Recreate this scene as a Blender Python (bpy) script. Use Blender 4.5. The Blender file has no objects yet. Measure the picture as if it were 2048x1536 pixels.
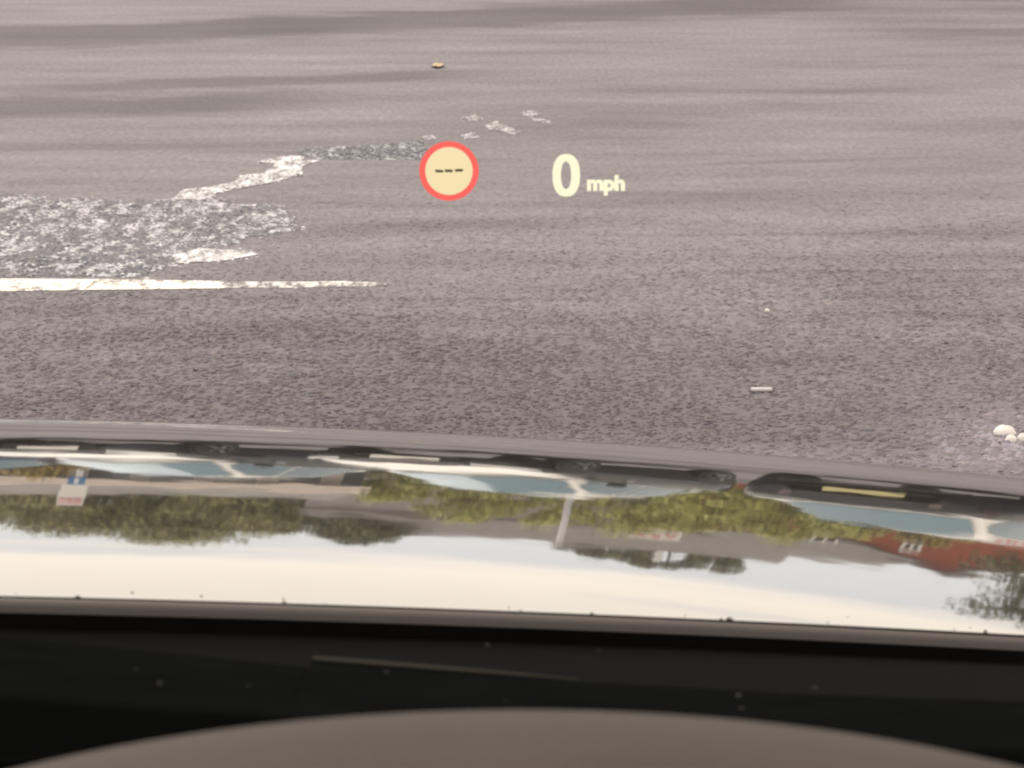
import bpy, math, random
import numpy as np
from mathutils import Vector, Matrix, Euler

# ------------------------------------------------------------------ camera, sky, sun, exposure
sc = bpy.context.scene
COL = sc.collection
R = math.radians
CAM_H, PITCH = 1.25, R(10.4)
cd = bpy.data.cameras.new('camera'); cam = bpy.data.objects.new('camera', cd); COL.objects.link(cam)
cam.location = (0, 0, CAM_H); cam.rotation_euler = (math.pi/2 - PITCH, 0, 0)
cd.sensor_width = 36; cd.lens = 18/math.tan(R(8.5)); cd.clip_start = 0.05; cd.clip_end = 3000
cd.dof.use_dof = True; cd.dof.focus_distance = 3.0; cd.dof.aperture_fstop = 50
sc.camera = cam
sc.view_settings.view_transform = 'Standard'; sc.view_settings.look = 'None'
sc.view_settings.exposure = 1.25; sc.view_settings.gamma = 1
try: sc.view_settings.use_curve_mapping = False
except Exception: pass
sc.cycles.use_denoising = True
sc.cycles.max_bounces = 8; sc.cycles.transparent_max_bounces = 16
sc.cycles.sample_clamp_indirect = 8

SUN_EL, SUN_AZ = R(36), R(-35)
w = bpy.data.worlds.new('World'); sc.world = w; w.use_nodes = True
nt = w.node_tree; N = nt.nodes; L = nt.links; N.clear()
out = N.new('ShaderNodeOutputWorld'); bg = N.new('ShaderNodeBackground')
sky = N.new('ShaderNodeTexSky'); sky.sky_type = 'NISHITA'; sky.sun_disc = False
sky.sun_elevation = SUN_EL; sky.sun_rotation = SUN_AZ
skm = N.new('ShaderNodeMix'); skm.data_type = 'RGBA'; skm.blend_type = 'MULTIPLY'; skm.inputs[0].default_value = 1
skm.inputs[7].default_value = (0.1, 0.1, 0.1, 1); L.new(sky.outputs[0], skm.inputs[6])
tc = N.new('ShaderNodeTexCoord'); sep = N.new('ShaderNodeSeparateXYZ'); L.new(tc.outputs['Generated'], sep.inputs[0])
mp = N.new('ShaderNodeMapping'); mp.inputs['Scale'].default_value = (2.2, 2.2, 26); L.new(tc.outputs['Generated'], mp.inputs[0])
mp.inputs['Location'].default_value = (0.35, 0.1, 0.2)
nz = N.new('ShaderNodeTexNoise'); nz.inputs['Scale'].default_value = 1.6; nz.inputs['Detail'].default_value = 5; L.new(mp.outputs[0], nz.inputs[0])
ma = N.new('ShaderNodeMath'); ma.operation = 'MULTIPLY_ADD'; ma.inputs[1].default_value = 7.5; L.new(sep.outputs[2], ma.inputs[0])
nh = N.new('ShaderNodeMath'); nh.operation = 'MULTIPLY'; nh.inputs[1].default_value = 0.75; L.new(nz.outputs[0], nh.inputs[0]); L.new(nh.outputs[0], ma.inputs[2])
rp = N.new('ShaderNodeValToRGB'); rp.color_ramp.interpolation = 'EASE'; mh = N.new('ShaderNodeMath'); mh.operation = 'MULTIPLY'; mh.inputs[1].default_value = 0.5; L.new(ma.outputs[0], mh.inputs[0]); L.new(mh.outputs[0], rp.inputs[0])
rp.color_ramp.elements[0].position = 0.53; rp.color_ramp.elements[0].color = (0.745, 0.71, 0.70, 1)
rp.color_ramp.elements[1].position = 0.655; rp.color_ramp.elements[1].color = (1.13, 0.985, 0.83, 1)
el = N.new('ShaderNodeMapRange'); el.inputs[1].default_value = 0; el.inputs[2].default_value = 1; el.inputs[3].default_value = 0.90; el.inputs[4].default_value = 1.15
L.new(sep.outputs[2], el.inputs[0])
cm = N.new('ShaderNodeMix'); cm.data_type = 'RGBA'; cm.blend_type = 'MULTIPLY'; cm.inputs[0].default_value = 1
L.new(rp.outputs[0], cm.inputs[6]); L.new(el.outputs[0], cm.inputs[7])
mx = N.new('ShaderNodeMix'); mx.data_type = 'RGBA'; mx.inputs[0].default_value = 0.9
L.new(skm.outputs[2], mx.inputs[6]); L.new(cm.outputs[2], mx.inputs[7])
L.new(mx.outputs[2], bg.inputs[0]); bg.inputs[1].default_value = 1.0; L.new(bg.outputs[0], out.inputs[0])

sd = bpy.data.lights.new('sun', 'SUN'); sun = bpy.data.objects.new('sun', sd); COL.objects.link(sun)
sd.energy = 0.8; sd.angle = R(38); sd.color = (1, 0.95, 0.88)
sun.rotation_euler = (math.pi/2 - SUN_EL, 0, -SUN_AZ + math.pi)

# ------------------------------------------------------------------ helpers
rnd = random.Random(7)
F = 1024/math.tan(R(8.5))
def ray(px, py):
    a = (px-1024)/F; b = (768-py)/F
    return Vector((a, math.cos(PITCH)+b*math.sin(PITCH), -math.sin(PITCH)+b*math.cos(PITCH)))
def gnd(px, py, z=0.0):
    d = ray(px, py); t = (CAM_H-z)/-d.z
    return (d.x*t, d.y*t)
def atd(px, py, y):
    d = ray(px, py); t = y/d.y
    return Vector((d.x*t, y, CAM_H+d.z*t))

class MB:
    def __init__(s): s.v = []; s.f = []
    def add(s, vs, fs):
        o = len(s.v); s.v += [tuple(v) for v in vs]; s.f += [tuple(o+i for i in f) for f in fs]; return s
    def box(s, x0, x1, y0, y1, z0, z1):
        return s.add([(x0,y0,z0),(x1,y0,z0),(x1,y1,z0),(x0,y1,z0),(x0,y0,z1),(x1,y0,z1),(x1,y1,z1),(x0,y1,z1)],
                     [(0,3,2,1),(4,5,6,7),(0,1,5,4),(1,2,6,5),(2,3,7,6),(3,0,4,7)])
    def grid(s, rows, close=False):
        n = len(rows[0]); vs = [p for r in rows for p in r]; fs = []
        for i in range(len(rows)-1):
            for j in range(n if close else n-1):
                k = (j+1) % n
                fs.append((i*n+j, i*n+k, (i+1)*n+k, (i+1)*n+j))
        return s.add(vs, fs)
    def tube(s, pts, rads, seg=8, cap=True):
        pts = [Vector(p) for p in pts]; rows = []
        for i, p in enumerate(pts):
            t = (pts[min(i+1, len(pts)-1)]-pts[max(i-1, 0)]).normalized()
            a = t.orthogonal().normalized() if i == 0 else (a - t*a.dot(t)).normalized()
            b = t.cross(a)
            rows.append([p+(a*math.cos(2*math.pi*k/seg)+b*math.sin(2*math.pi*k/seg))*rads[i] for k in range(seg)])
        o = len(s.v); s.grid(rows, True)
        if cap:
            s.f.append(tuple(o+k for k in range(seg))[::-1]); s.f.append(tuple(o+(len(pts)-1)*seg+k for k in range(seg)))
        return s
    def lathe(s, prof, axis='x', seg=24, c=(0,0,0)):
        rows = []
        for (r, h) in prof:
            row = []
            for k in range(seg):
                a = 2*math.pi*k/seg; u, v = r*math.cos(a), r*math.sin(a)
                row.append((c[0]+h, c[1]+u, c[2]+v) if axis == 'x' else (c[0]+u, c[1]+v, c[2]+h))
            rows.append(row)
        return s.grid(rows, True)
    def mesh(s, name):
        m = bpy.data.meshes.new(name); m.from_pydata(s.v, [], s.f); m.validate(); m.update(); return m
    def build(s, name, mat, parent=None, smooth=False, bevel=0):
        o = bpy.data.objects.new(name, s.mesh(name)); COL.objects.link(o)
        if mat: o.data.materials.append(mat)
        if smooth: o.data.polygons.foreach_set('use_smooth', [True]*len(o.data.polygons))
        if parent: o.parent = parent
        if bevel:
            b = o.modifiers.new('bevel', 'BEVEL'); b.width = bevel; b.segments = 2; b.limit_method = 'ANGLE'
        return o
def empty(name, loc=(0,0,0), rz=0):
    o = bpy.data.objects.new(name, None); COL.objects.link(o); o.location = loc; o.rotation_euler = (0,0,rz); return o
def tag(o, label=None, cat=None, group=None, kind=None):
    for k, v in (('label', label), ('category', cat), ('group', group), ('kind', kind)):
        if v: o[k] = v
    return o
def mat(name, col=(.5,.5,.5), rough=.5, metal=0, spec=.5, coat=0, coat_r=.03, emit=None, estr=0, var=0, vscale=8, bump=0, bscale=60):
    m = bpy.data.materials.new(name); m.use_nodes = True; t = m.node_tree; b = t.nodes['Principled BSDF']
    b.inputs['Base Color'].default_value = (*col, 1); b.inputs['Roughness'].default_value = rough
    b.inputs['Metallic'].default_value = metal; b.inputs['Specular IOR Level'].default_value = spec
    b.inputs['Coat Weight'].default_value = coat; b.inputs['Coat Roughness'].default_value = coat_r
    if emit: b.inputs['Emission Color'].default_value = (*emit, 1); b.inputs['Emission Strength'].default_value = estr
    if var or bump:
        tcn = t.nodes.new('ShaderNodeTexCoord')
    if var:
        n = t.nodes.new('ShaderNodeTexNoise'); n.inputs['Scale'].default_value = vscale; n.inputs['Detail'].default_value = 6
        t.links.new(tcn.outputs['Object'], n.inputs[0])
        r = t.nodes.new('ShaderNodeValToRGB'); r.color_ramp.elements[0].position = .3; r.color_ramp.elements[1].position = .7
        r.color_ramp.elements[0].color = (*[c*(1-var) for c in col], 1); r.color_ramp.elements[1].color = (*[min(1, c*(1+var)) for c in col], 1)
        t.links.new(n.outputs[0], r.inputs[0]); t.links.new(r.outputs[0], b.inputs['Base Color'])
    if bump:
        n = t.nodes.new('ShaderNodeTexNoise'); n.inputs['Scale'].default_value = bscale; n.inputs['Detail'].default_value = 4
        t.links.new(tcn.outputs['Object'], n.inputs[0])
        bp = t.nodes.new('ShaderNodeBump'); bp.inputs['Strength'].default_value = bump; bp.inputs['Distance'].default_value = .01
        t.links.new(n.outputs[0], bp.inputs['Height']); t.links.new(bp.outputs[0], b.inputs['Normal'])
    return m
def clear_mat(name):
    m = bpy.data.materials.new(name); m.use_nodes = True; t = m.node_tree; t.nodes.clear()
    o = t.nodes.new('ShaderNodeOutputMaterial'); b = t.nodes.new('ShaderNodeBsdfTransparent'); b.inputs[0].default_value = (1,1,1,1)
    t.links.new(b.outputs[0], o.inputs[0]); return m

# ------------------------------------------------------------------ asphalt
def asphalt_colour(t, base, dark, light, world=True):
    """large stains and tyre-worn streaks shared by the surface and its stone chippings"""
    nd, lk = t.nodes, t.links
    g = nd.new('ShaderNodeNewGeometry')
    m1 = nd.new('ShaderNodeMapping'); m1.inputs['Scale'].default_value = (.5, 1.3, 0); m1.inputs['Rotation'].default_value = (0,0,R(-6)); lk.new(g.outputs['Position'], m1.inputs[0])
    n1 = nd.new('ShaderNodeTexNoise'); n1.inputs['Scale'].default_value = 1.7; n1.inputs['Detail'].default_value = 7; n1.inputs['Roughness'].default_value = .62; lk.new(m1.outputs[0], n1.inputs[0])
    r1 = nd.new('ShaderNodeValToRGB'); lk.new(n1.outputs[0], r1.inputs[0])
    r1.color_ramp.elements[0].position = .30; r1.color_ramp.elements[0].color = (*dark, 1)
    r1.color_ramp.elements[1].position = .66; r1.color_ramp.elements[1].color = (*light, 1)
    e = r1.color_ramp.elements.new(.47); e.color = (*base, 1)
    return g, r1
def streak(t, g, x0, y0, slope, half, xa, xb, seed):
    """a long dark band across the car park, a tar stain or near shade painted in: 0..1 mask round the line y = y0 + slope (x - x0), from xa to xb"""
    nd, lk = t.nodes, t.links
    def M(op, a, b=None, c=None):
        n = nd.new('ShaderNodeMath'); n.operation = op
        for i, v in enumerate((a, b, c)):
            if v is None: continue
            if isinstance(v, (int, float)): n.inputs[i].default_value = v
            else: lk.new(v, n.inputs[i])
        return n.outputs[0]
    s = nd.new('ShaderNodeSeparateXYZ'); lk.new(g.outputs['Position'], s.inputs[0])
    n = nd.new('ShaderNodeTexNoise'); n.inputs['Scale'].default_value = 1.9; n.inputs['Detail'].default_value = 7; n.inputs['Roughness'].default_value = .62
    mm = nd.new('ShaderNodeMapping'); mm.inputs['Location'].default_value = (seed, 0, 0); mm.inputs['Scale'].default_value = (.7, 1, 1); lk.new(g.outputs['Position'], mm.inputs[0]); lk.new(mm.outputs[0], n.inputs[0])
    yy = M('SUBTRACT', s.outputs[1], M('MULTIPLY_ADD', s.outputs[0], slope, y0 - slope*x0))
    yy = M('ADD', yy, M('MULTIPLY', M('SUBTRACT', n.outputs[0], .5), half*2.4))
    d = M('DIVIDE', M('ABSOLUTE', yy), half)
    a = nd.new('ShaderNodeMapRange'); a.interpolation_type = 'SMOOTHSTEP'; a.inputs[1].default_value = 1.4; a.inputs[2].default_value = .5; lk.new(d, a.inputs[0])
    b = nd.new('ShaderNodeMapRange'); b.interpolation_type = 'SMOOTHSTEP'; b.inputs[1].default_value = xa-.5; b.inputs[2].default_value = xa+.3; lk.new(s.outputs[0], b.inputs[0])
    c = nd.new('ShaderNodeMapRange'); c.interpolation_type = 'SMOOTHSTEP'; c.inputs[1].default_value = xb+.5; c.inputs[2].default_value = xb-.3; lk.new(s.outputs[0], c.inputs[0])
    return M('MULTIPLY', M('MULTIPLY', a.outputs[0], b.outputs[0]), c.outputs[0])
STREAKS = []
def add_streak(pxa, pya, pxb, pyb, thick_px, k, seed):
    (xa, ya), (xb, yb) = gnd(pxa, pya), gnd(pxb, pyb)
    mx_, my_ = (pxa+pxb)/2, (pya+pyb)/2
    h = abs(gnd(mx_, my_-thick_px/2)[1]-gnd(mx_, my_+thick_px/2)[1])/2
    STREAKS.append((xa, ya, (yb-ya)/(xb-xa), h, xa, xb, seed, k))
add_streak(-260, 88, 640, 50, 46, .62, 1)
add_streak(560, 52, 1650, 4, 42, .60, 2)
add_streak(80, 178, 900, 150, 20, .5, 3)
add_streak(-250, 224, 520, 205, 46, .6, 4)
add_streak(-300, 760, 2350, 800, 250, .26, 12)  # broad near darkening: shading put into the asphalt colour
add_streak(-300, 830, 1500, 850, 90, .16, 16)  # second band of painted shade, closer to the bonnet
add_streak(480, 772, 740, 768, 5, .35, 17)
add_streak(1380, 330, 1760, 318, 7, .25, 18)
add_streak(1250, 470, 1700, 468, 6, .25, 19)
add_streak(-250, 640, 700, 650, 60, .16, 13)
add_streak(620, 470, 1050, 440, 26, .22, 14)
add_streak(1040, 215, 1420, 240, 50, .2, 15)
add_streak(-250, 300, 500, 290, 12, .22, 5)
add_streak(1180, 182, 1760, 182, 9, .25, 6)
add_streak(1880, 66, 2300, 62, 16, .35, 7)
add_streak(560, 306, 900, 318, 9, .45, 8)
add_streak(1000, 246, 1330, 262, 46, .18, 9)
add_streak(1480, 545, 2200, 540, 9, .3, 10)
add_streak(760, 598, 1200, 600, 8, .28, 11)
def asphalt_mat(name, chips=False):
    m = bpy.data.materials.new(name); m.use_nodes = True; t = m.node_tree; nd, lk = t.nodes, t.links
    b = nd['Principled BSDF']; b.inputs['Roughness'].default_value = .74; b.inputs['Specular IOR Level'].default_value = .22 if chips else .24
    g, c = asphalt_colour(t, (.083,.0765,.0865), (.055,.050,.057), (.112,.1035,.117))
    col = c.outputs[0]
    def mul(col, fac, rgb):
        x = nd.new('ShaderNodeMix'); x.data_type = 'RGBA'; x.blend_type = 'MULTIPLY'
        if isinstance(fac, float): x.inputs[0].default_value = fac
        else: lk.new(fac, x.inputs[0])
        lk.new(col, x.inputs[6])
        if isinstance(rgb, tuple): x.inputs[7].default_value = (*rgb, 1)
        else: lk.new(rgb, x.inputs[7])
        return x.outputs[2]
    for s in STREAKS:
        f = streak(t, g, *s[:7]); k = 1-s[7]
        col = mul(col, f, (k, k*.965, k*.985))
    if chips:
        at = nd.new('ShaderNodeAttribute'); at.attribute_name = 'tone'
        col = mul(col, 1.0, at.outputs['Color'])
        pa = nd.new('ShaderNodeAttribute'); pa.attribute_name = 'paint'
        x = nd.new('ShaderNodeMix'); x.data_type = 'RGBA'; lk.new(pa.outputs['Fac'], x.inputs[0]); lk.new(col, x.inputs[6]); x.inputs[7].default_value = (.38,.39,.42,1)
        col = x.outputs[2]
    else:
        v = nd.new('ShaderNodeTexVoronoi'); v.inputs['Scale'].default_value = 75; lk.new(g.outputs['Position'], v.inputs['Vector'])
        r = nd.new('ShaderNodeValToRGB'); r.color_ramp.elements[0].color = (.84,.84,.84,1); r.color_ramp.elements[1].color = (1.14,1.14,1.14,1)
        lk.new(v.outputs['Color'], r.inputs[0]); col = mul(col, 1.0, r.outputs[0])
        n = nd.new('ShaderNodeTexNoise'); n.inputs['Scale'].default_value = 26; n.inputs['Detail'].default_value = 6
        m2 = nd.new('ShaderNodeMapping'); m2.inputs['Scale'].default_value = (2.4, .5, 1); lk.new(g.outputs['Position'], m2.inputs[0]); lk.new(m2.outputs[0], n.inputs[0])
        r2 = nd.new('ShaderNodeValToRGB'); r2.color_ramp.elements[0].position = .3; r2.color_ramp.elements[1].position = .7
        r2.color_ramp.elements[0].color = (.78,.78,.78,1); r2.color_ramp.elements[1].color = (1.2,1.2,1.2,1)
        lk.new(n.outputs[0], r2.inputs[0]); col = mul(col, 1.0, r2.outputs[0])
        bp = nd.new('ShaderNodeBump'); bp.inputs['Strength'].default_value = .5; bp.inputs['Distance'].default_value = .004
        lk.new(v.outputs['Distance'], bp.inputs['Height']); lk.new(bp.outputs[0], b.inputs['Normal'])
    lk.new(col, b.inputs['Base Color'])
    return m
M_ASPH = asphalt_mat('asphalt')
M_CHIP = asphalt_mat('asphalt_chippings', True)
gm = MB(); gm.grid([[(x, y, 0) for x in (-600, -40, -8, 8, 40, 600)] for y in (-600, -10, 4, 20, 60, 1500)])
ground = gm.build('car_park_ground', M_ASPH); tag(ground, 'grey worn asphalt surface of the car park', kind='structure')

# outlines of the line, patches and marks on the asphalt (world metres)
def poly(pts): return [gnd(x, y) for x, y in pts]
P_LINE = poly([(-420,556),(0,558),(200,559),(330,561),(450,563),(448,577),(330,579),(200,580),(0,583),(-420,587)])
P_LINE2 = poly([(449,563.5),(520,564),(600,564),(690,563),(752,565),(775,569),(748,573),(690,574),(600,576),(520,576),(449,577)])
P_MAIN = poly([(-420,404),(-200,396),(0,388),(60,391),(95,399),(150,396),(250,403),(345,398),(380,392),(430,390),(470,408),(570,412),(585,438),(612,458),(540,470),(495,474),(470,488),(400,498),(500,502),(516,510),(450,522),(352,528),(300,546),(262,556),(200,553),(100,552),(0,552),(-420,552)])
P_SQUIG = poly([(345,400),(365,380),(420,374),(470,364),(480,352),(530,346),(552,327),(512,325),(545,317),(590,311),(612,313),(604,321),(640,321),(604,334),(606,350),(540,366),(440,385),(424,394),(400,400)])
P_STREAK = poly([(596,300),(650,294),(720,292),(842,283),(858,300),(850,319),(760,320),(640,319),(600,312)])
P_TONGUE = poly([(345,512),(400,498),(500,502),(516,510),(450,522),(352,528)])
P_BLOTS = [poly(p) for p in ([(922,236),(950,230),(970,238),(940,243)], [(972,250),(992,243),(1012,252),(1042,264),(1030,271),(1000,262),(978,259)], [(1042,226),(1064,219),(1082,228),(1062,237)],
                             [(842,274),(866,270),(872,278),(850,281)], [(920,270),(952,265),(960,276),(932,279)], [(1064,236),(1104,242),(1100,247),(1070,243)])]
def inside(P, X, Y):
    r = np.zeros(len(X), bool); n = len(P); j = n-1
    for i in range(n):
        xi, yi = P[i]; xj, yj = P[j]
        c = ((yi > Y) != (yj > Y)) & (X < (xj-xi)*(Y-yi)/(yj-yi+1e-12)+xi); r ^= c; j = i
    return r
def paint_mat(name, col, wear, dark, soft=.08):
    m = bpy.data.materials.new(name); m.use_nodes = True; t = m.node_tree; nd, lk = t.nodes, t.links; b = nd['Principled BSDF']
    b.inputs['Roughness'].default_value = .75; b.inputs['Specular IOR Level'].default_value = .2
    g = nd.new('ShaderNodeNewGeometry'); n = nd.new('ShaderNodeTexNoise'); n.inputs['Scale'].default_value = 30; n.inputs['Detail'].default_value = 6; n.inputs['Roughness'].default_value = .6
    mm = nd.new('ShaderNodeMapping'); mm.inputs['Scale'].default_value = (1, .3, 1); lk.new(g.outputs['Position'], mm.inputs[0]); lk.new(mm.outputs[0], n.inputs[0])
    r = nd.new('ShaderNodeValToRGB'); r.color_ramp.elements[0].position = wear; r.color_ramp.elements[1].position = wear+soft
    r.color_ramp.elements[0].color = (*dark, 1); r.color_ramp.elements[1].color = (*col, 1)
    lk.new(n.outputs[0], r.inputs[0]); lk.new(r.outputs[0], b.inputs['Base Color'])
    return m
M_LINE = paint_mat('line_paint', (.56,.53,.47), .40, (.16,.15,.14))
M_LINE2 = paint_mat('worn_line_paint', (.44,.43,.42), .46, (.105,.098,.10), .14)
M_SPECKLE = paint_mat('white_speckle', (.35,.36,.39), .50, (.074,.074,.081), .17)  # white flecks over a darker blue-grey base, set by noise
M_DENSE = paint_mat('dense_white', (.44,.44,.46), .43, (.12,.12,.125), .16)  # denser white with a few darker gaps, set by noise
M_TAR = paint_mat('tar_smear', (.26,.275,.295), .50, (.060,.063,.069), .16)
M_BLOT = paint_mat('thin_paint_blot', (.36,.36,.38), .45, (.09,.088,.095), .2)
def sheet(name, P, m, z, label):
    s = MB(); s.add([(x, y, z) for x, y in P], [tuple(range(len(P)))])
    o = s.build(name, m); tag(o, label, kind='structure'); return o
sheet('painted_line', P_LINE, M_LINE, .0012, 'faded cream bay line painted across the asphalt at left')
sheet('painted_line', P_LINE2, M_LINE2, .0010, 'thin worn right end of the cream bay line')
sheet('speckled_white_patch', P_MAIN, M_SPECKLE, .0009, 'broad speckled white patch beside the cream line')
sheet('white_streak', P_SQUIG, M_DENSE, .0016, 'ragged bright white streak running off the speckled patch')
sheet('white_tongue', P_TONGUE, M_DENSE, .0016, 'bright tapering tongue of white in the speckled patch')
sheet('grey_tar_streak', P_STREAK, M_TAR, .0008, 'narrow blue grey smear left of the speed limit symbol')
for P, lb in zip(P_BLOTS, ('left small white paint blot above the speed limit symbol', 'largest white paint blot up and right of the speed limit symbol', 'small white paint blot farthest right of the scattered blots',
                           'tiny grey paint fleck just above the speed limit ring', 'small grey paint fleck right of the ring top', 'thin pale paint fleck right of the farthest blot')):
    sheet('paint_blot', P, M_BLOT, .0012, lb)

# stone chippings bedded in the surface: real stones as far as they can be told apart
rg = np.random.default_rng(3)
n = 190000
Y = np.sqrt(rg.random(n)*(14.8**2-5.7**2)+5.7**2); X = (rg.random(n)*2-1)*(Y*.152+.35)
inmark = inside(P_MAIN, X, Y) | inside(P_SQUIG, X, Y) | inside(P_STREAK, X, Y)
for P in P_BLOTS: inmark |= inside(P, X, Y)
keep = inmark | (rg.random(n) < np.clip((11.2-Y)/4.2, 0, 1))
X, Y = X[keep], Y[keep]; n = len(X); inmark = inmark[keep]
patchy = np.sin(X*3.1+1.3*np.sin(Y*2.2))*np.sin(Y*1.7+X*.9)
size = rg.uniform(.0045, .0095, n)*(1+.2*patchy)*np.clip(1.15-(Y-6)*.05, .8, 1.15)
hgt = size*rg.uniform(.20, .42, n)*np.where(inmark, 1.1, np.clip((11.4-Y)/4.0, .25, 1))
ang = rg.random(n)*6.283
base = np.zeros((n, 8, 3)); kk = np.arange(4)*math.pi/2
for j in range(8):
    a = ang+kk[j % 4]+rg.normal(0, .25, n); r = size*(1.0 if j < 4 else .5)*rg.uniform(.75, 1.2, n)
    base[:, j, 0] = X+np.cos(a)*r; base[:, j, 1] = Y+np.sin(a)*r
    base[:, j, 2] = -.001 if j < 4 else hgt*rg.uniform(.75, 1.1, n)
faces = np.array([(4,5,6,7),(0,1,5,4),(1,2,6,5),(2,3,7,6),(3,0,4,7)])
allf = (faces[None]+np.arange(n)[:, None, None]*8).reshape(-1)
me = bpy.data.meshes.new('stone_chippings'); me.vertices.add(n*8); me.vertices.foreach_set('co', base.reshape(-1))
me.loops.add(len(allf)); me.loops.foreach_set('vertex_index', allf.astype(np.int32))
me.polygons.add(n*5); me.polygons.foreach_set('loop_start', np.arange(0, n*20, 4, dtype=np.int32)); me.polygons.foreach_set('loop_total', np.full(n*5, 4, np.int32))
me.update(); me.validate()
def vnoise(u, v, seed):
    q = np.random.default_rng(seed).random((257, 257)); u = u % 256; v = v % 256; i = u.astype(int); j = v.astype(int); f = u-i; g_ = v-j
    f = f*f*(3-2*f); g_ = g_*g_*(3-2*g_)
    return (q[i, j]*(1-f)+q[i+1, j]*f)*(1-g_)+(q[i, j+1]*(1-f)+q[i+1, j+1]*f)*g_
blotch = vnoise(X*85+900, Y*13, 1)*.6+vnoise(X*34+900, Y*6, 2)*.4
tone = np.clip(np.exp(rg.normal(.09, .09, n)*np.clip((12-Y)/4, .4, 1)+(blotch-.5)*.62*np.clip((12-Y)/4, .4, 1)), .45, 2.0); warm = rg.normal(0, .025, n)
Xj, Yj = X+rg.normal(0, .018, n), Y+rg.normal(0, .055, n)
inm = inside(P_MAIN, Xj, Yj); ins = inside(P_SQUIG, X+rg.normal(0, .006, n), Y+rg.normal(0, .02, n)) | inside(P_TONGUE, X+rg.normal(0, .006, n), Y+rg.normal(0, .015, n)); inl = inside(P_LINE, X, Y) | inside(P_LINE2, X, Y)
inb = np.zeros(n, bool)
for P in P_BLOTS: inb |= inside(P, X, Y)
ist = inside(P_STREAK, X, Y)
clump = vnoise(X*42+900, Y*11, 3)*.6+vnoise(X*15+900, Y*5, 4)*.4
gx, gy = gnd(2040, 890); nearr = np.exp(-(((X-gx)/.16)**2+((Y-gy)/.26)**2))
paint = np.zeros(n)  # amount of white per chip in line, patch, streak and blots
sel = inm & (clump+rg.normal(0, .07, n) > .535); paint[sel] = rg.uniform(.45, 1, sel.sum())
hole = ((X-gnd(150,516)[0])/.22)**2+((Y-gnd(150,518)[1])/.09)**2 < 1
paint[hole & (rg.random(n) < .9)] = 0
paint[ins & (rg.random(n) < .82)] = 1; paint[inb & (rg.random(n) < .6)] = .7
fade = np.clip((gnd(800,570)[0]-X)/.35, 0, 1); paint[inl & (rg.random(n) < .35+.62*fade)] = 1
paint[ist & (rg.random(n) < .2)] = .5
blue = (inm | ist)*.8+nearr*.25
tc_ = np.stack([tone*(1+warm)*(1-.10*blue), tone, tone*(1-warm)*(1+.13*blue), np.ones(n)], 1)*np.array([1,1,1,1.])
tc_[:, :3] *= (1-.12*(inm | ist))[:, None]*(1+1.1*nearr)[:, None]
a1 = me.attributes.new('tone', 'FLOAT_COLOR', 'POINT'); a1.data.foreach_set('color', np.repeat(tc_, 8, 0).reshape(-1))
a2 = me.attributes.new('paint', 'FLOAT', 'POINT'); a2.data.foreach_set('value', np.repeat(paint, 8))
chips = bpy.data.objects.new('stone_chippings', me); COL.objects.link(chips); me.materials.append(M_CHIP)
tag(chips, 'rough stone chippings bedded in the near asphalt', kind='stuff')

# small things lying on the asphalt
M_LEAF = mat('dry_leaf', (.24,.18,.09), .7, var=.3, vscale=40)
M_WHITE = mat('pale_bar_grey', (.21,.21,.225), .7)
M_PALE = mat('pale_stone', (.40,.39,.38), .6, var=.12, vscale=60)
lx, ly = gnd(876, 134)
lf = MB(); rows = []
for i in range(9):
    t = i/8; wdt = .045*math.sin(math.pi*min(.97, t*.92+.06))
    rows.append([(lx-.026+.052*t, ly+s*wdt*1.8, .003+.004*math.sin(t*5.2)**2+abs(s)*.004) for s in (-1, -.5, 0, .5, 1)])
lf.grid(rows); o = lf.build('fallen_leaf', M_LEAF, None, True); tag(o, 'curled brown leaf lying on the asphalt above the speed limit symbol', 'leaf')
sm_ = o.modifiers.new('solid', 'SOLIDIFY'); sm_.thickness = .0015
def pebble(name, px, py, rx, ry, rz, m, label, cat):
    x, y = gnd(px, py); s = MB(); rows = []; rr = random.Random(int(px))
    for i in range(1, 7):
        a = math.pi/2*(1-(i-1)/5)*.98; rows.append([(x+rx*math.cos(a)*math.cos(k*.5236)*(1+.18*math.sin(k*2+rr.random())), y+ry*math.cos(a)*math.sin(k*.5236)*(1+.15*math.cos(k*1.7)), rz*math.sin(a)*(1+.06*math.sin(k*3))) for k in range(12)])
    s.grid(rows, True); s.f.append(tuple(range(12)))
    o = s.build(name, m, None, True); tag(o, label, cat, 'pale stones by the bonnet corner' if cat == 'stone' else None); return o
pebble('pale_stone', 2008, 866, .021, .026, .015, M_PALE, 'largest pale cream stone beside the bonnet at far right', 'stone')
pebble('pale_stone', 2022, 882, .011, .012, .012, M_PALE, 'small pale stone just below the largest cream stone', 'stone')
pebble('pale_stone', 2046, 880, .012, .012, .013, M_PALE, 'pale stone cut by the right edge of the picture', 'stone')
pebble('pale_pebble', 1534, 623, .006, .006, .007, M_PALE, 'tiny white pebble alone on the asphalt right of centre', 'pebble')
x, y = gnd(1523, 783); s = MB(); rows = []
for z, k in ((.001, .9), (.003, 1), (.005, 1), (.007, .85)):
    row = []
    for q in range(20):
        a = 2*math.pi*q/20; cx = .017 if math.cos(a) > 0 else -.017
        row.append((x+cx+.005*k*math.cos(a), y+.014*k*math.sin(a), z))
    rows.append(row)
s.grid(rows, True); s.f.append(tuple(60+q for q in range(20))); o = s.build('pale_bar', M_WHITE, None, False)  # solid bar added for a pale mark read as display light
tag(o, 'small pale grey rounded bar on the asphalt at right', 'mark')

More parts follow.
